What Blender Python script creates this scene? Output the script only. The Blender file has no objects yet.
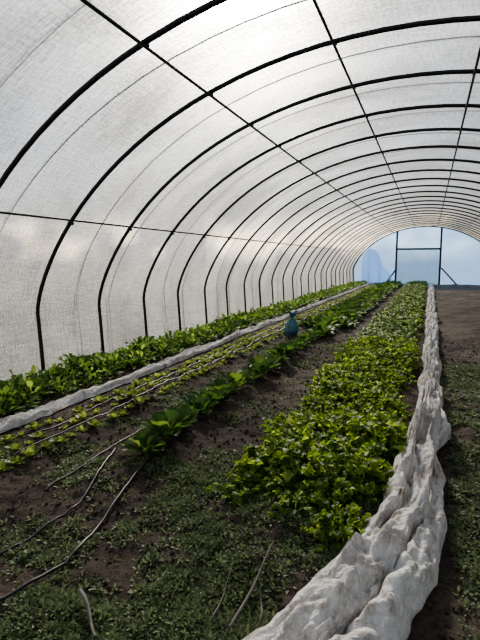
import bpy, math, numpy as np
from mathutils import Matrix, Vector
R = np.random.RandomState(7)
S = bpy.context.scene

# ---------------------------------------------------------------- helpers
def vnoise(x, y, seed=0):
    x = np.asarray(x, float); y = np.asarray(y, float)
    xi = np.floor(x).astype(np.int64); yi = np.floor(y).astype(np.int64)
    fx = x-xi; fy = y-yi
    fx = fx*fx*(3-2*fx); fy = fy*fy*(3-2*fy)
    def h(a, b):
        n = (a*374761393 + b*668265263 + seed*144665) & 0xffffffff
        n = ((n ^ (n >> 13))*1274126177) & 0xffffffff
        n = n ^ (n >> 16)
        return (n & 0xffff)/65535.0
    return (h(xi, yi)*(1-fx)+h(xi+1, yi)*fx)*(1-fy)+(h(xi, yi+1)*(1-fx)+h(xi+1, yi+1)*fx)*fy
def fbm(x, y, oct=4, seed=0):
    s = 0; a = .5
    for i in range(oct):
        s = s + a*(vnoise(x*2**i, y*2**i, seed+i*7)-.5); a *= .55
    return s

def link(o):
    S.collection.objects.link(o); return o
def np_mesh(name, V, F, mat, smooth=True, uv=None, parent=None):
    V = np.ascontiguousarray(V, dtype=np.float32); F = np.ascontiguousarray(F, dtype=np.int32)
    me = bpy.data.meshes.new(name)
    me.vertices.add(len(V)); me.vertices.foreach_set("co", V.ravel())
    k = F.shape[1]
    me.loops.add(F.size); me.loops.foreach_set("vertex_index", F.ravel())
    me.polygons.add(len(F))
    me.polygons.foreach_set("loop_start", np.arange(0, F.size, k, dtype=np.int32))
    me.polygons.foreach_set("loop_total", np.full(len(F), k, dtype=np.int32))
    me.update(calc_edges=True); me.validate()
    me.polygons.foreach_set("use_smooth", np.full(len(me.polygons), smooth))
    if uv is not None:
        l = me.uv_layers.new(name="UVMap")
        l.data.foreach_set("uv", np.asarray(uv, np.float32)[F.ravel()].ravel())
    me.materials.append(mat)
    o = link(bpy.data.objects.new(name, me))
    if parent: o.parent = parent
    return o
def grid_faces(n, m):
    i = np.arange(n-1)[:, None]; j = np.arange(m-1)[None]
    a = i*m+j
    return np.stack([a, a+1, a+m+1, a+m], -1).reshape(-1, 4)
def tube(pts, r, seg=8, closed_caps=True):
    P = np.array(pts, float); n = len(P)
    T = np.gradient(P, axis=0); T /= np.linalg.norm(T, axis=1)[:, None]+1e-9
    ref = np.array([0, 0, 1.0]) if abs(T[:, 2]).mean() < .8 else np.array([0, 1.0, 0])
    if abs(T[:, 1]).max() < .3: ref = np.array([0, 1.0, 0])
    A = np.cross(T, ref); A /= np.linalg.norm(A, axis=1)[:, None]+1e-9
    B = np.cross(T, A)
    th = np.linspace(0, 2*np.pi, seg, endpoint=False)
    rr = np.broadcast_to(np.asarray(r, float), (n,))[:, None, None]
    V = P[:, None]+rr*(A[:, None]*np.cos(th)[None, :, None]+B[:, None]*np.sin(th)[None, :, None])
    F = []
    for i in range(n-1):
        for j in range(seg):
            F.append((i*seg+j, i*seg+(j+1) % seg, (i+1)*seg+(j+1) % seg, (i+1)*seg+j))
    return V.reshape(-1, 3), np.array(F)
def join(parts):
    Vs, Fs, o = [], [], 0
    for V, F in parts:
        Vs.append(V); Fs.append(F+o); o += len(V)
    return np.concatenate(Vs), np.concatenate(Fs)

# ---------------------------------------------------------------- materials
def newmat(name):
    m = bpy.data.materials.new(name); m.use_nodes = True
    nt = m.node_tree; nt.nodes.clear()
    return m, nt, nt.nodes.new("ShaderNodeOutputMaterial")
def N(nt, t, **kw):
    n = nt.nodes.new(t)
    for k, v in kw.items():
        if k in n.inputs: n.inputs[k].default_value = v
        else: setattr(n, k, v)
    return n
def ramp(nt, stops):
    r = nt.nodes.new("ShaderNodeValToRGB"); e = r.color_ramp.elements
    while len(e) < len(stops): e.new(.5)
    for i, (p, c) in enumerate(stops):
        e[i].position = p; e[i].color = (*c, 1)
    return r
def simple(name, col, rough=.6, metal=0, spec=.5):
    m, nt, out = newmat(name)
    b = N(nt, "ShaderNodeBsdfPrincipled", **{"Base Color": (*col, 1), "Roughness": rough, "Metallic": metal})
    tc = N(nt, "ShaderNodeTexCoord"); no = N(nt, "ShaderNodeTexNoise", Scale=9.0, Detail=4.0)
    nt.links.new(tc.outputs["Object"], no.inputs["Vector"])
    r = ramp(nt, [(.3, tuple(c*.7 for c in col)), (.7, tuple(min(1, c*1.25) for c in col))])
    nt.links.new(no.outputs["Fac"], r.inputs[0]); nt.links.new(r.outputs[0], b.inputs["Base Color"])
    nt.links.new(b.outputs[0], out.inputs[0]); return m
def leafmat(name, stops, tr=.45, val=2.1):
    m, nt, out = newmat(name)
    g = N(nt, "ShaderNodeNewGeometry"); r = ramp(nt, stops)
    nt.links.new(g.outputs["Random Per Island"], r.inputs[0])
    b = N(nt, "ShaderNodeBsdfPrincipled", Roughness=.55)
    b.inputs["Specular IOR Level"].default_value = .3
    t = N(nt, "ShaderNodeBsdfTranslucent")
    hs = N(nt, "ShaderNodeHueSaturation", Hue=.478, Saturation=1.05, Value=val)
    nt.links.new(r.outputs[0], b.inputs["Base Color"]); nt.links.new(r.outputs[0], hs.inputs["Color"])
    nt.links.new(hs.outputs[0], t.inputs[0])
    mx = N(nt, "ShaderNodeMixShader", Fac=tr)
    nt.links.new(b.outputs[0], mx.inputs[1]); nt.links.new(t.outputs[0], mx.inputs[2])
    nt.links.new(mx.outputs[0], out.inputs[0]); return m

def filmmat(name, col, t0, t1, lo=.45, tcol=(.97, .97, .97)):
    m, nt, out = newmat(name); L = nt.links.new
    uv = N(nt, "ShaderNodeUVMap")
    def sn(sx, sy, det=2.0, dist=0.0):
        mp = N(nt, "ShaderNodeMapping"); mp.inputs["Scale"].default_value = (sx, sy, 1)
        L(uv.outputs[0], mp.inputs[0])
        n = N(nt, "ShaderNodeTexNoise", Scale=1.0, Detail=det, Distortion=dist); L(mp.outputs[0], n.inputs["Vector"]); return n.outputs["Fac"]
    a = sn(3.5, 55, 3.0); b = sn(48, 4, 3.0); c = sn(.5, .8, 6.0, .6); d = sn(30, 30, 4.0)
    def mth(op, x, y):
        q = N(nt, "ShaderNodeMath", operation=op)
        for i, v in enumerate((x, y)):
            if isinstance(v, (int, float)): q.inputs[i].default_value = v
            else: L(v, q.inputs[i])
        return q.outputs[0]
    s = mth('MULTIPLY', mth('ADD', mth('ADD', a, c), mth('ADD', c, d)), .25)
    mr = N(nt, "ShaderNodeMapRange"); L(s, mr.inputs[0])
    for i, v in ((1, .38), (2, .62), (3, t0), (4, t1)): mr.inputs[i].default_value = v
    s2 = mth('MULTIPLY', mth('ADD', mth('ADD', a, b), mth('ADD', c, d)), .25)
    cr = ramp(nt, [(.41, tuple(v*lo for v in col)), (.59, col)]); L(s2, cr.inputs[0])
    tl = N(nt, "ShaderNodeBsdfTranslucent"); df = N(nt, "ShaderNodeBsdfDiffuse"); tp = N(nt, "ShaderNodeBsdfTransparent")
    cr2 = ramp(nt, [(.41, tuple(v*.6 for v in tcol)), (.59, tcol)]); L(s2, cr2.inputs[0])
    L(cr.outputs[0], tl.inputs[0]); L(cr.outputs[0], df.inputs[0]); L(cr2.outputs[0], tp.inputs[0])
    m1 = N(nt, "ShaderNodeMixShader", Fac=.2); L(tl.outputs[0], m1.inputs[1]); L(df.outputs[0], m1.inputs[2])
    m2 = N(nt, "ShaderNodeMixShader"); L(mr.outputs[0], m2.inputs[0]); L(m1.outputs[0], m2.inputs[1]); L(tp.outputs[0], m2.inputs[2])
    bp = N(nt, "ShaderNodeBump", Strength=.9, Distance=.08); L(s, bp.inputs["Height"])
    L(bp.outputs[0], tl.inputs["Normal"]); L(bp.outputs[0], df.inputs["Normal"])
    L(m2.outputs[0], out.inputs[0]); return m

def soilmat(name, dark, light, green=None):
    m, nt, out = newmat(name); L = nt.links.new
    tc = N(nt, "ShaderNodeTexCoord")
    n1 = N(nt, "ShaderNodeTexNoise", Scale=1.3, Detail=8.0); n2 = N(nt, "ShaderNodeTexNoise", Scale=35.0, Detail=6.0, Roughness=.7)
    for n in (n1, n2): L(tc.outputs["Object"], n.inputs["Vector"])
    r1 = ramp(nt, [(.35, dark), (.65, light)]); r2 = ramp(nt, [(.3, (.45, .45, .45)), (.7, (1.2, 1.15, 1.1))])
    L(n1.outputs["Fac"], r1.inputs[0]); L(n2.outputs["Fac"], r2.inputs[0])
    mx = N(nt, "ShaderNodeMixRGB", blend_type='MULTIPLY', Fac=1.0); L(r1.outputs[0], mx.inputs[1]); L(r2.outputs[0], mx.inputs[2])
    b = N(nt, "ShaderNodeBsdfPrincipled", Roughness=.95); b.inputs["Specular IOR Level"].default_value = .15
    L(mx.outputs[0], b.inputs["Base Color"])
    bp = N(nt, "ShaderNodeBump", Strength=.9, Distance=.02); L(n2.outputs["Fac"], bp.inputs["Height"]); L(bp.outputs[0], b.inputs["Normal"])
    L(b.outputs[0], out.inputs[0]); return m
def clothmat(name):
    m, nt, out = newmat(name); L = nt.links.new
    tc = N(nt, "ShaderNodeTexCoord")
    n1 = N(nt, "ShaderNodeTexNoise", Scale=5.5, Detail=10.0, Roughness=.78); L(tc.outputs["Object"], n1.inputs["Vector"])
    r = ramp(nt, [(.33, (.24, .19, .15)), (.43, (.54, .50, .46)), (.54, (.76, .745, .73))]); L(n1.outputs["Fac"], r.inputs[0])
    d = N(nt, "ShaderNodeBsdfDiffuse"); t = N(nt, "ShaderNodeBsdfTranslucent")
    n2 = N(nt, "ShaderNodeTexNoise", Scale=14.0, Detail=6.0, Distortion=2.0); L(tc.outputs["Object"], n2.inputs["Vector"])
    bp = N(nt, "ShaderNodeBump", Strength=.9, Distance=.03); L(n2.outputs["Fac"], bp.inputs["Height"])
    for q in (d, t): L(r.outputs[0], q.inputs[0]); L(bp.outputs[0], q.inputs["Normal"])
    mx = N(nt, "ShaderNodeMixShader", Fac=.15); L(d.outputs[0], mx.inputs[1]); L(t.outputs[0], mx.inputs[2])
    L(mx.outputs[0], out.inputs[0]); return m

M_film = filmmat("woven_poly_film", (.42, .425, .42), .26, .72, .5)
M_endfilm = filmmat("end_wall_poly_film", (.24, .37, .62), .25, .5, .8, (.36, .56, .92))
M_doorfilm = filmmat("door_poly_film", (.15, .25, .42), .35, .6, .8, (.25, .42, .68))
M_flap = filmmat("loose_poly_flap", (.50, .62, .80), .3, .5, .8, (.6, .78, 1.0))
M_steel = simple("dark_galvanised_steel", (.030, .032, .035), .5, .6)
M_rope = simple("rope_fibre", (.03, .03, .03), .8)
M_soil = soilmat("garden_soil", (.046, .037, .031), (.118, .097, .081))
M_out = soilmat("field_grass", (.18, .19, .16), (.30, .30, .27))
M_cloth = clothmat("row_cover_fabric")
M_hose = simple("black_polyethylene", (.02, .02, .022), .45)
M_stick = simple("weathered_stem", (.14, .13, .12), .8)
M_blue = simple("teal_plastic", (.07, .18, .24), .5)
M_curly = leafmat("curly_leaf", [(0, (.05, .095, .016)), (.5, (.105, .18, .03)), (.9, (.20, .29, .055)), (1, (.29, .36, .09))], .5, 2.3)
M_chard = leafmat("broad_leaf", [(0, (.025, .065, .018)), (.7, (.06, .13, .03)), (1, (.14, .23, .05))], .45, 2.0)
M_lett = leafmat("lettuce_leaf", [(0, (.09, .14, .03)), (1, (.22, .29, .08))], .45)
M_greens = leafmat("greens_leaf", [(0, (.035, .085, .02)), (.6, (.08, .155, .035)), (1, (.20, .29, .07))], .45)
M_weed = leafmat("weed_leaf", [(0, (.06, .095, .045)), (1, (.18, .22, .11))], .3)

# ---------------------------------------------------------------- ground
XC = -.35
def gz(x, y):
    x = np.asarray(x, float); y = np.asarray(y, float)
    def bump(c, w, h): return h*np.exp(-((x-c)/w)**4)
    z = bump(-.65, .55, .07)+bump(-2.15, .33, .06)+bump(-3.15, .38, .06)+bump(-4.3, .5, .07)+bump(1.9, .9, .04)
    z = z*np.clip((y-2.0)/.8, 0, 1)
    z = z+.05*fbm(x*1.5, y*1.5, 3, 3)+.06*fbm(x*7, y*7, 4, 11)+.035*np.maximum(0, fbm(x*22, y*22, 3, 23))
    return z
ys = [-4.0]
while ys[-1] < 34.3:
    y = ys[-1]; ys.append(y+(.12 if y < 1.0 else max(.018, .007*y)))
ys = np.array(ys); xs = np.arange(-5.0, 4.32, .024)
Y, X = np.meshgrid(ys, xs, indexing='ij')
np_mesh("ground_soil", np.stack([X, Y, gz(X, Y)], -1).reshape(-1, 3), grid_faces(len(ys), len(xs)), M_soil)
gx = np.linspace(-90, 90, 61); gy = np.linspace(-60, 140, 61)
Yo, Xo = np.meshgrid(gy, gx, indexing='ij')
zo = -.12+.5*fbm(Xo*.05, Yo*.05, 3, 5)*(np.maximum(np.abs(Xo), np.abs(Yo-15)) > 30)
np_mesh("ground_field", np.stack([Xo, Yo, zo], -1).reshape(-1, 3), grid_faces(61, 61), M_out)

# ---------------------------------------------------------------- tunnel frame
A_, H0, HT = 4.55, .88, 3.76
def arc(t):   # t in -1..1 -> x,z
    x = A_*np.sin(t*np.pi/2)
    ze = H0+(HT-H0)*np.sqrt(np.maximum(0, 1-(x/A_)**2))
    Rr = (A_**2+(HT-H0)**2)/(2*(HT-H0)); zc = HT-Rr+np.sqrt(np.maximum(0, Rr*Rr-x*x))
    return x, .45*ze+.55*zc
def profile(n=48, off=0.0):
    t = np.linspace(-1, 1, n); x, z = arc(t)
    x = np.concatenate([[-A_+.06, -A_+.03], x, [A_-.03, A_-.06]]); z = np.concatenate([[-.1, .45], z, [.45, -.1]])
    s = (A_+off)/A_
    return XC+x*s, z+off*np.clip(z-.5, 0, 1)
def z_at(xr):
    t = math.asin(max(-1, min(1, xr/A_)))/(math.pi/2); return float(arc(np.array([t]))[1][0])
hoopY = [-2.8+1.3*k for k in range(29)]
YEND = 34.0
gh = link(bpy.data.objects.new("greenhouse", None))
frame = link(bpy.data.objects.new("greenhouse_frame", None)); frame.parent = gh
px, pz = profile()
parts = []
for hy in hoopY+[YEND]:
    parts.append(tube(np.stack([px, np.full_like(px, hy), pz], -1), .026, 8))
V, F = join(parts); np_mesh("hoops", V, F, M_steel, parent=frame)
PUR = (-3.93, -1.96, -.62, .72, 2.05, 3.93)
parts = []
for xr in PUR:
    z = z_at(xr)-.035+(.06 if abs(xr) > 3 else 0)
    yy = np.linspace(-3, YEND, 80)
    parts.append(tube(np.stack([np.full_like(yy, XC+xr), yy, np.full_like(yy, z)], -1), .016, 6))
V, F = join(parts); np_mesh("purlins", V, F, M_steel, parent=frame)
parts = []
for hy in hoopY:
    for xr in PUR:
        z = z_at(xr)-.015
        parts.append(tube([(XC+xr, hy-.035, z), (XC+xr, hy, z), (XC+xr, hy+.035, z)], .025, 6))
V, F = join(parts); np_mesh("clamps", V, F, M_steel, parent=frame)

# cover film with scallop between hoops
cx, cz = profile(90, .035)
nsub = 8
yy = []
for a in np.arange(-2.8, YEND, 1.3):
    yy += list(a+1.3*np.arange(nsub)/nsub)
yy = np.array([v for v in yy if v < YEND]+[YEND])
s = np.concatenate([[0], np.cumsum(np.hypot(np.diff(cx), np.diff(cz)))])
Yf = np.repeat(yy[:, None], len(cx), 1); ph = ((Yf+2.8) % 1.3)/1.3
sag = -.015*np.sin(np.pi*ph)+.16*fbm(s[None]*1.0+Yf*1.5, Yf*1.6, 3, 9)*np.sin(np.pi*ph)
nx = (cx-XC); nz = (cz-.3); ln = np.hypot(nx, nz); nx /= ln; nz /= ln
Vf = np.stack([cx[None]+nx[None]*(sag+.02), Yf, cz[None]+nz[None]*(sag+.02)], -1).reshape(-1, 3)
UV = np.stack([np.repeat(s[None], len(yy), 0), Yf], -1).reshape(-1, 2)
np_mesh("cover_film", Vf, grid_faces(len(yy), len(cx)), M_film, uv=UV, parent=gh)

parts = []
qx, qz = profile(40, .10)
for hy in hoopY[:-1]:
    w = np.linspace(-1, 1, len(qx))
    parts.append(tube(np.stack([qx, hy+.65+.28*w*(1 if int(round(hy*10)) % 2 else -1), qz], -1), .0085, 4))
V, F = join(parts); np_mesh("cover_ropes", V, F, M_rope, parent=gh)
# ---------------------------------------------------------------- end wall
def endpanel(name, x0, x1, z0, mat, yoff, ztop=None, diag=0):
    n = 30; xx = np.linspace(x0, x1, n)
    top = np.array([z_at(v-XC) if abs(v-XC) < A_ else .85 for v in xx])
    if ztop is not None: top = np.minimum(top, ztop)
    if diag: top = np.minimum(top, ztop-diag*np.linspace(0, 1, n)**1.5+.15*np.sin(xx*7))
    k = 14; T = np.linspace(0, 1, k)[:, None]
    Z = z0+(top[None]-z0)*T; Xp = np.repeat(xx[None], k, 0)
    Yp = YEND+yoff+.05*fbm(Xp*1.5, Z*1.0, 3, 31)+(.12*np.sin(Xp*9)*(1-.4*T) if diag else 0)
    return np_mesh(name, np.stack([Xp, Yp, Z], -1).reshape(-1, 3), grid_faces(k, n), mat,
                   uv=np.stack([Xp, Z], -1).reshape(-1, 2))
ew = link(bpy.data.objects.new("wall_end", None))
for nm, a, b, z0, mt, zt in (("film_left", XC-A_, -2.1, -.1, M_endfilm, None), ("film_right", .62, XC+A_, -.1, M_endfilm, None),
                         ("film_above_door", -2.1, .62, 2.35, M_endfilm, None)):
    endpanel(nm, a, b, z0, mt, .06, zt).parent = ew
endpanel("door_film", -2.1, .62, -.1, M_doorfilm, .1, 2.35).parent = ew
endpanel("loose_flap", -4.3, -2.3, .0, M_flap, -.25, 2.9, 2.7).parent = ew
def boxv(c, d):
    x, y, z = c; a, b, e = [v/2 for v in d]
    V = np.array([(x+i*a, y+j*b, z+k*e) for i in (-1, 1) for j in (-1, 1) for k in (-1, 1)])
    F = np.array([(0, 1, 3, 2), (4, 6, 7, 5), (0, 4, 5, 1), (2, 3, 7, 6), (0, 2, 6, 4), (1, 5, 7, 3)]); return V, F
parts = []
for x in (-2.1, .62):
    h = z_at(x-XC); parts.append(boxv((x, YEND-.06, h/2-.05), (.12, .09, h+.1)))
parts.append(boxv((-.74, YEND-.08, 2.32), (2.72, .08, .12)))
for a, b in (((.7, 1.1), (1.7, -.02)), ((-2.15, .9), (-2.75, -.02))):
    parts.append(tube([(a[0], YEND-.1, a[1]), ((a[0]+b[0])/2, YEND-.13, (a[1]+b[1])/2), (b[0], YEND-.16, b[1])], .045, 6))
V, F = join(parts)
df = np_mesh("door_frame_posts", V, F, M_steel, smooth=False, parent=ew)

# ---------------------------------------------------------------- plants
def leaf(L, W, n, m, e0, e1, az, frill, ph, stem=.0, cup=.15, lobes=0):
    t = np.linspace(0, 1, n+1)
    el = e0+(e1-e0)*t
    ds = (L+stem)/n
    r = np.concatenate([[0], np.cumsum(np.cos((el[1:]+el[:-1])/2)*ds)]); z = np.concatenate([[0], np.cumsum(np.sin((el[1:]+el[:-1])/2)*ds)])
    t0 = stem/(L+stem); tb = np.clip((t-t0)/(1-t0), 0, 1)
    w = W*np.sin(np.pi*np.clip(tb, .0, .98)**.75)**.7+.006*(W > .03)+.003
    if lobes: w = w*(1+.38*np.sin(tb*np.pi*2*lobes+ph))
    v = np.linspace(-1, 1, m+1)
    rr = r[:, None]+0*v; zz = z[:, None]+cup*w[:, None]*np.abs(v)**1.5
    zz = zz+frill*(w[:, None]/W)*np.abs(v)*np.sin(t[:, None]*17+ph+v*2.5)
    rr = rr+frill*.9*(w[:, None]/W)*np.abs(v)*np.cos(t[:, None]*21+ph*2+v)
    ss = v[None]*w[:, None]*.5
    x = rr*math.cos(az)-ss*math.sin(az); y = rr*math.sin(az)+ss*math.cos(az)
    return np.stack([x, y, zz], -1).reshape(-1, 3), grid_faces(n+1, m+1)
def plant(nl, Lr, Wr, n, m, e0r, drop, frill, stem=0, lobes=0, spread=.02, cup=.15):
    parts = []
    for i in range(nl):
        az = i*2.399+R.uniform(-.4, .4); f = i/nl
        e0 = e0r[1]-(e0r[1]-e0r[0])*f**.8+R.uniform(-.15, .15)
        L = R.uniform(*Lr)*(.7+.3*f)
        V, F = leaf(L, R.uniform(*Wr), n, m, e0, e0-drop*R.uniform(.5, 1.3), az, frill, R.uniform(0, 6), stem*R.uniform(.4, 1.3), cup, lobes)
        V = V+np.array([math.cos(az), math.sin(az), 0])*spread*R.uniform(0, 1)
        parts.append((V, F))
    return join(parts)
def compound(ns, stemL, lf, e0r, n=3, m=2, spread=.06, frill=.008):
    """stems carrying fans of small crinkled leaflets (curly, parsley-like foliage)"""
    parts = []
    for i in range(ns):
        az = i*2.399+R.uniform(-.5, .5); f = i/ns
        e = e0r[1]-(e0r[1]-e0r[0])*f**.8+R.uniform(-.15, .15); L = stemL*R.uniform(.55, 1.15)
        off = np.array([math.cos(az), math.sin(az), 0])*spread*R.uniform(0, 1)
        V, F = leaf(L, .007, 2, 1, e, e-.25, az, 0, 0); parts.append((V+off, F))
        tip = np.array([math.cos(e-.12)*math.cos(az), math.cos(e-.12)*math.sin(az), math.sin(e-.12)])*L
        for k, (da, back) in enumerate(((0, 0), (.75, .1), (-.75, .1), (1.5, .28), (-1.5, .28), (2.6, .0), (.3, .15))):
            l = lf*R.uniform(.75, 1.25)*(1 if k < 3 else .8); ee = (e-.7)*.5+R.uniform(-.45, .45)
            V, F = leaf(l, l*R.uniform(.8, 1.15), n, m, ee, ee-.5, az+da+R.uniform(-.2, .2), frill, R.uniform(0, 6), cup=.3)
            parts.append((V+off+tip*(1-back), F))
    return join(parts)
def scatter(temps, pos, sc):
    parts = []
    which = R.randint(0, len(temps), len(pos))
    for k, (V, F) in enumerate(temps):
        idx = np.where(which == k)[0]
        if len(idx) == 0: continue
        a = R.uniform(0, 6.283, len(idx)); c, s_ = np.cos(a), np.sin(a); q = sc[idx]
        x = (V[None, :, 0]*c[:, None]-V[None, :, 1]*s_[:, None])*q[:, None]+pos[idx, 0][:, None]
        y = (V[None, :, 0]*s_[:, None]+V[None, :, 1]*c[:, None])*q[:, None]+pos[idx, 1][:, None]
        z = V[None, :, 2]*(q*R.uniform(.85, 1.15, len(idx)))[:, None]+pos[idx, 2][:, None]
        VV = np.stack([x, y, z], -1).reshape(-1, 3)
        FF = (F[None]+(np.arange(len(idx))*len(V))[:, None, None]).reshape(-1, 4)
        parts.append((VV, FF))
    return join(parts)
def rows(xcs, y0, y1, dy, jx, jy, keep=1.0):
    P = []
    for xc in xcs:
        y = np.arange(y0, y1, dy)+R.uniform(-jy, jy, len(np.arange(y0, y1, dy)))
        x = xc+R.uniform(-jx, jx, len(y)); k = R.rand(len(y)) < keep
        P.append(np.stack([x[k], y[k]], -1))
    P = np.concatenate(P)
    return np.concatenate([P, gz(P[:, 0], P[:, 1])[:, None]-.01], 1)
def bed(name, mat, near, far, xcs, y0, dy, jx, jy, sc=(.8, 1.2), split=9., keep=1., endj=0, var=.5):
    P = rows(xcs, y0, split, dy, jx, jy, keep)
    P = P[P[:, 1] > y0+endj*R.rand(len(P))]
    Q = rows(xcs, split, 33.4, dy*1.15, jx, jy, keep)
    a = scatter(near, P, R.uniform(*sc, len(P))*(1+var*fbm(P[:, 0]*2.5, P[:, 1]*2.5, 2, 77)))
    b = scatter(far, Q, R.uniform(*sc, len(Q))*(1.05+var*fbm(Q[:, 0]*2.5, Q[:, 1]*1.5, 2, 77)))
    V, F = join([a, b]); return np_mesh(name, V, F, mat)

near = [compound(30, .17, .040, (.15, 1.5), 3, 3, .08, .010) for _ in range(6)]
far = [compound(13, .16, .058, (.2, 1.5), 2, 1, .08, .006) for _ in range(5)]
bed("curly_greens_bed", M_curly, near, far, np.linspace(-1.05, -.36, 5), 2.48, .175, .06, .06, (.7, 1.2), endj=.4, var=1.6)
near = [plant(17, (.12, .18), (.08, .12), 7, 4, (.7, 1.5), .75, .008, stem=.08, spread=.05, cup=.25) for _ in range(6)]
far = [plant(12, (.15, .22), (.11, .15), 3, 2, (.5, 1.4), .7, .004, stem=.07, spread=.03, cup=.2) for _ in range(5)]
bed("chard_row", M_chard, near, far, [-2.08], 2.74, .36, .05, .05, (.85, 1.25), split=9.5)
P = rows(np.linspace(-2.6, -1.85, 4), 11.2, 33.4, .26, .06, .06)
V, F = scatter(far, P, R.uniform(.9, 1.3, len(P))); np_mesh("spinach_bed", V, F, M_chard)
near = [plant(11, (.05, .085), (.028, .042), 4, 2, (.5, 1.45), .5, .007, stem=.015, spread=.01) for _ in range(6)]
far = [plant(9, (.06, .09), (.04, .055), 3, 2, (.3, 1.3), .5, .004, spread=.01) for _ in range(4)]
bed("lettuce_seedling_rows", M_lett, near, far, [-2.88, -3.08, -3.28], 2.2, .15, .025, .02, (.75, 1.35), keep=.9)
near = [plant(26, (.085, .14), (.036, .058), 6, 3, (.3, 1.5), .8, .012, stem=.10, spread=.06) for _ in range(6)]
far = [plant(16, (.11, .16), (.045, .07), 3, 2, (.3, 1.5), .8, .008, stem=.08, spread=.06) for _ in range(4)]
bed("leafy_greens_bed", M_greens, near, far, np.linspace(-4.48, -3.98, 5), 2.2, .17, .06, .07, (.75, 1.25), split=11., var=1.0)
wt = [plant(7, (.012, .026), (.009, .016), 2, 2, (.1, 1.2), .5, .002, stem=.010, spread=.012) for _ in range(6)]
def weedpts(n, x0, x1, y0, y1, thr, seed, exp=1.0):
    x = R.uniform(x0, x1, n); y = y0+(y1-y0)*R.rand(n)**exp
    k = fbm(x*2.6, y*2.6, 5, seed)+.08*R.randn(n) > thr
    return np.stack([x[k], y[k], gz(x[k], y[k])-.003], -1)
P = np.concatenate([
    weedpts(16000, -1.7, -.1, 1.3, 3.0, .0, 51), weedpts(12000, -3.4, -1.2, 1.2, 3.2, .07, 52),
    weedpts(22000, .2, 1.9, 1.9, 8.0, -.05, 53, 1.3), weedpts(7000, -1.9, -1.05, 2.8, 9., .11, 54),
    weedpts(5000, -2.9, -2.3, 2.8, 12., .07, 55)])
V, F = scatter(wt, P, R.uniform(.5, 1.4, len(P))); np_mesh("creeping_weeds", V, F, M_weed)

def clod():
    import bmesh
    bm = bmesh.new(); bmesh.ops.create_icosphere(bm, subdivisions=1, radius=1)
    V = np.array([v.co for v in bm.verts]); F = np.array([[v.index for v in f.verts] for f in bm.faces]); bm.free()
    V *= R.uniform(.6, 1.2, (len(V), 1)); return V, F
P = np.concatenate([np.stack([R.uniform(-3.7, 3.5, 16000), 1.2+9*R.rand(16000)**1.4], -1)])
C = [clod() for _ in range(5)]; parts = []
w = R.randint(0, 5, len(P)); zz = gz(P[:, 0], P[:, 1])
for k in range(5):
    i = np.where(w == k)[0]; s_ = .004+.016*R.rand(len(i))**3
    VV = C[k][0][None]*s_[:, None, None]+np.stack([P[i, 0], P[i, 1], zz[i]+s_*.3], -1)[:, None]
    parts.append((VV.reshape(-1, 3), (C[k][1][None]+(np.arange(len(i))*len(C[k][0]))[:, None, None]).reshape(-1, 3)))
V, F = join(parts); np_mesh("soil_clods", V, F, M_soil, smooth=False)

# ---------------------------------------------------------------- row cover cloth
def cloth(name, st, nu, seed, dyk=.005, amp=1.0, kf=1.0):
    st = np.array(st, float)
    y = [st[0, 0]]
    while y[-1] < st[-1, 0]: y.append(y[-1]+max(.010, dyk*y[-1]))
    y = np.array(y)
    xl = np.interp(y, st[:, 0], st[:, 1]); xr = np.interp(y, st[:, 0], st[:, 2]); h = np.interp(y, st[:, 0], st[:, 3])
    u = np.linspace(0, 1, nu)
    U, Yg = np.meshgrid(u, y); W = (xr-xl)[:, None]; H = h[:, None]
    drift = 2.2*fbm(Yg*.8, Yg*0+3, 2, seed)
    ridg = lambda a: (1+np.cos(2*np.pi*a))/2
    f1 = ridg(U*2.4*kf+drift+.8*fbm(U*2, Yg*.8, 2, seed+1))
    f2 = np.abs(2*vnoise(U*7*kf-drift*2+.6*fbm(U*3, Yg*1.8, 2, seed+2), Yg*1.4, seed+31)-1)
    f4 = np.abs(2*vnoise(U*16*kf+drift*3, Yg*3.2+U*3, seed+12)-1)
    f5 = np.abs(2*vnoise(Yg*8+U*6, U*6-Yg*2.5, seed+15)-1)
    f6 = np.abs(2*vnoise(Yg*17-U*9, U*13+Yg*6, seed+17)-1)
    env = np.clip(np.sin(np.pi*np.clip(U, 0, 1))*1.6, 0, 1)**.6
    z = H*env*(.10+.36*f1+.55*f2+.32*f4+.30*f5+.13*f6)*(1+.8*fbm(Yg*1.1, U*1.2, 3, seed+5))
    x = xl[:, None]+U*W+W*.06*np.sin(U*16+drift*5)*env+.16*W*fbm(Yg*2.5, U*0+1, 4, seed+6)*2*(U-.5)+.10*fbm(Yg*1.7, U*0, 3, seed+8)
    yy_ = Yg+.05*fbm(U*5, Yg*4, 3, seed+9)
    Z = gz(x, yy_)*.6+.025+z*amp
    return np_mesh(name, np.stack([x, yy_, Z], -1).reshape(-1, 3), grid_faces(len(y), nu), M_cloth)
cloth("row_cover_fabric", [(1.1, -1.0, -.55, .10), (1.6, -.68, -.14, .15), (2.0, -.50, .0, .18), (2.4, -.36, .09, .18), (2.8, -.28, .13, .18), (3.5, -.2, .15, .17), (4.1, -.13, .16, .17), (4.5, -.10, .24, .34),
       (4.9, -.09, .20, .24), (5.3, -.08, .17, .17), (6.9, -.06, .19, .15), (11.8, -.04, .24, .13), (20, -.02, .25, .12), (33.4, -.0, .3, .12)], 160, 101)
cloth("row_cover_fabric", [(1.6, -3.74, -3.53, .08), (5, -3.74, -3.56, .08), (10, -3.74, -3.57, .09), (20, -3.74, -3.57, .07), (33.4, -3.74, -3.57, .07)], 26, 202, .012, kf=.5)

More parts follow.
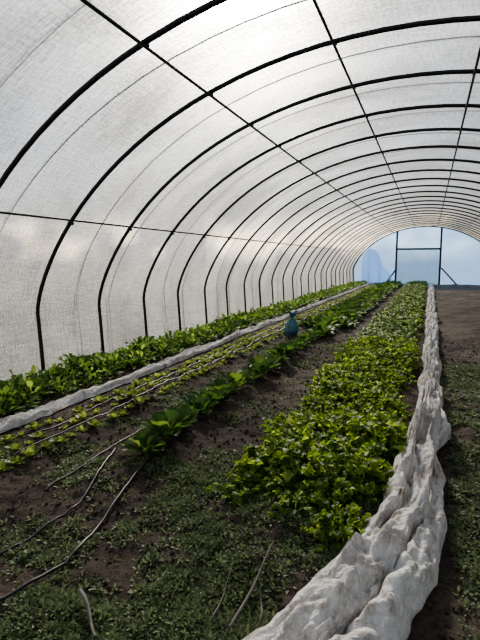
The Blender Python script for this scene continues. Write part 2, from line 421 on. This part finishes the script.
# ---------------------------------------------------------------- hoses, sticks
def onground(pts, r, n=40, wob=.02, seed=1):
    P = np.array(pts, float); t = np.linspace(0, len(P)-1, n)
    x = np.interp(t, range(len(P)), P[:, 0]); y = np.interp(t, range(len(P)), P[:, 1])
    for _ in range(4):
        x[1:-1] = (x[:-2]+2*x[1:-1]+x[2:])/4; y[1:-1] = (y[:-2]+2*y[1:-1]+y[2:])/4
    x = x+wob*fbm(y*1.2, y*0, 3, seed)
    return tube(np.stack([x, y, gz(x, y)+r+.012], -1), r, 6)
parts = [onground([(-2.0, 1.2), (-1.78, 1.5), (-1.715, 1.925), (-1.9, 2.715), (-2.0, 3.3)], .009),
         onground([(-2.5, 1.3), (-2.09, 1.78), (-2.04, 2.36), (-2.3, 3.1)], .008)]
for k, x in enumerate((-2.36, -2.98, -3.18)):
    parts.append(onground([(x, 2.4+.3*k), (x, 12), (x, 22), (x, 33)], .008, 300, .08, 60+k))
V, F = join(parts); np_mesh("drip_irrigation_hose", V, F, M_hose)
def stick(name, a, b, r):
    a = np.array(a); b = np.array(b); t = np.linspace(0, 1, 9)[:, None]
    P = a+(b-a)*t; P[:, 0] += .012*np.sin(t[:, 0]*5); P[:, 2] += .01*np.sin(t[:, 0]*7)
    V, F = tube(P, np.linspace(r, r*.55, 9), 7); np_mesh(name, V, F, M_stick)
stick("dry_stem", (-1.46, 1.66, .06), (-1.22, 1.48, .03), .010)
stick("dry_stem", (-.74, 1.66, .02), (-.70, 2.30, .10), .008)
stick("dry_stem", (-.83, 1.70, .02), (-.84, 2.05, .06), .005)
stick("dry_stem", (-.92, 1.90, .0), (-.93, 1.93, .13), .004)
stick("dry_stem", (-.62, 1.78, .02), (-.66, 1.98, .08), .005)

# ---------------------------------------------------------------- tied teal bag
t = np.linspace(0, 1, 26); a = np.linspace(0, 2*np.pi, 33)
kx = [0, .06, .25, .45, .62, .72, .76, .85, 1]
prof = np.interp(t, kx, [.02, .12, .15, .13, .08, .035, .028, .06, .09])
zz = np.interp(t, kx, [0, .005, .10, .22, .32, .38, .40, .44, .50])
Tn, An = np.meshgrid(t, a, indexing='ij')
rr = prof[:, None]*(1+.16*np.sin(An*7+Tn*4)*np.clip(Tn*1.6, 0, 1)+.1*np.sin(An*3+1))
Vb = np.stack([-2.70+rr*np.cos(An)+.05*Tn, 9.8+rr*np.sin(An), float(gz(-2.7, 9.8))+zz[:, None]+.03*np.sin(An*2)*(Tn > .8)], -1).reshape(-1, 3)
np_mesh("teal_plastic_bag", Vb, grid_faces(26, 33), M_blue)

# ---------------------------------------------------------------- sky + sun
sd = Vector((-.40, .99, .55)).normalized()
W = bpy.data.worlds.new("sky"); S.world = W; W.use_nodes = True; nt = W.node_tree; nt.nodes.clear(); L = nt.links.new
out = nt.nodes.new("ShaderNodeOutputWorld"); bg = nt.nodes.new("ShaderNodeBackground"); L(bg.outputs[0], out.inputs[0])
tc = N(nt, "ShaderNodeTexCoord")
no = N(nt, "ShaderNodeTexNoise", Scale=2.6, Detail=6.0); L(tc.outputs["Generated"], no.inputs["Vector"])
cl = ramp(nt, [(.42, (.10, .17, .31)), (.60, (.70, .72, .72))]); L(no.outputs["Fac"], cl.inputs[0])
sp = N(nt, "ShaderNodeSeparateXYZ"); L(tc.outputs["Generated"], sp.inputs[0])
hz = ramp(nt, [(.0, (.27, .27, .25)), (.49, (.29, .29, .28)), (.52, (.32, .32, .31)), (.6, (.40, .45, .52)), (1, (.25, .33, .46))])
mr = N(nt, "ShaderNodeMapRange"); L(sp.outputs["Z"], mr.inputs[0]); mr.inputs[1].default_value = -1
L(mr.outputs[0], hz.inputs[0])
hf = N(nt, "ShaderNodeMapRange"); L(sp.outputs["Z"], hf.inputs[0]); hf.inputs[1].default_value = 0; hf.inputs[2].default_value = .25; hf.inputs[4].default_value = .7
mx = N(nt, "ShaderNodeMixRGB"); L(hf.outputs[0], mx.inputs[0]); L(hz.outputs[0], mx.inputs[1]); L(cl.outputs[0], mx.inputs[2])
n2 = N(nt, "ShaderNodeTexNoise", Scale=6.5, Detail=2.0); L(tc.outputs["Generated"], n2.inputs["Vector"])
wr = ramp(nt, [(.48, (0, 0, 0)), (.62, (3.6, 3.0, 1.9))]); L(n2.outputs["Fac"], wr.inputs[0])
bd = ramp(nt, [(.495, (0, 0, 0)), (.515, (1, 1, 1)), (.55, (0, 0, 0))]); L(mr.outputs[0], bd.inputs[0])
wb = N(nt, "ShaderNodeMixRGB", blend_type='MULTIPLY', Fac=1.0); L(wr.outputs[0], wb.inputs[1]); L(bd.outputs[0], wb.inputs[2])
dt = N(nt, "ShaderNodeVectorMath", operation='DOT_PRODUCT'); L(tc.outputs["Generated"], dt.inputs[0]); dt.inputs[1].default_value = sd
mxm = N(nt, "ShaderNodeMath", operation='MAXIMUM'); L(dt.outputs["Value"], mxm.inputs[0]); mxm.inputs[1].default_value = 0
def glow(p, k, c):
    q = N(nt, "ShaderNodeMath", operation='POWER'); L(mxm.outputs[0], q.inputs[0]); q.inputs[1].default_value = p
    v = N(nt, "ShaderNodeVectorMath", operation='SCALE'); v.inputs[0].default_value = [x*k for x in c]; L(q.outputs[0], v.inputs["Scale"]); return v
def add(a, b):
    q = N(nt, "ShaderNodeVectorMath", operation='ADD'); L(a.outputs[0], q.inputs[0]); L(b.outputs[0], q.inputs[1]); return q
tot = add(add(add(glow(12, 1.8, (1, .96, .90)), glow(120, 30.0, (1, .95, .85))), wb), mx)
L(tot.outputs[0], bg.inputs[0]); bg.inputs[1].default_value = 1.0
sl = bpy.data.lights.new("sun", 'SUN'); sl.energy = 7.5; sl.angle = math.radians(5); sl.color = (1, .92, .80)
so = link(bpy.data.objects.new("sun", sl)); so.rotation_euler = sd.to_track_quat('Z', 'Y').to_euler(); so.location = (-8, 20, 15)

# ---------------------------------------------------------------- camera
vp = np.array([190, 60, 480.]); vp /= np.linalg.norm(vp)
psi = math.asin(vp[0]); th = math.asin(vp[1]/math.cos(psi))
r = Vector((math.cos(psi), math.sin(psi), 0)); f = Vector((-math.sin(psi)*math.cos(th), math.cos(psi)*math.cos(th), -math.sin(th))); u = r.cross(f)
cam = bpy.data.cameras.new("camera"); co = link(bpy.data.objects.new("camera", cam))
co.matrix_world = Matrix(((r.x, u.x, -f.x, 0), (r.y, u.y, -f.y, 0), (r.z, u.z, -f.z, 1.6), (0, 0, 0, 1)))
cam.lens = 27; cam.sensor_width = 36; cam.clip_end = 500
S.camera = co
S.view_settings.view_transform = 'AgX'
try: S.view_settings.look = 'AgX - Medium High Contrast'
except Exception: pass
S.view_settings.exposure = .3
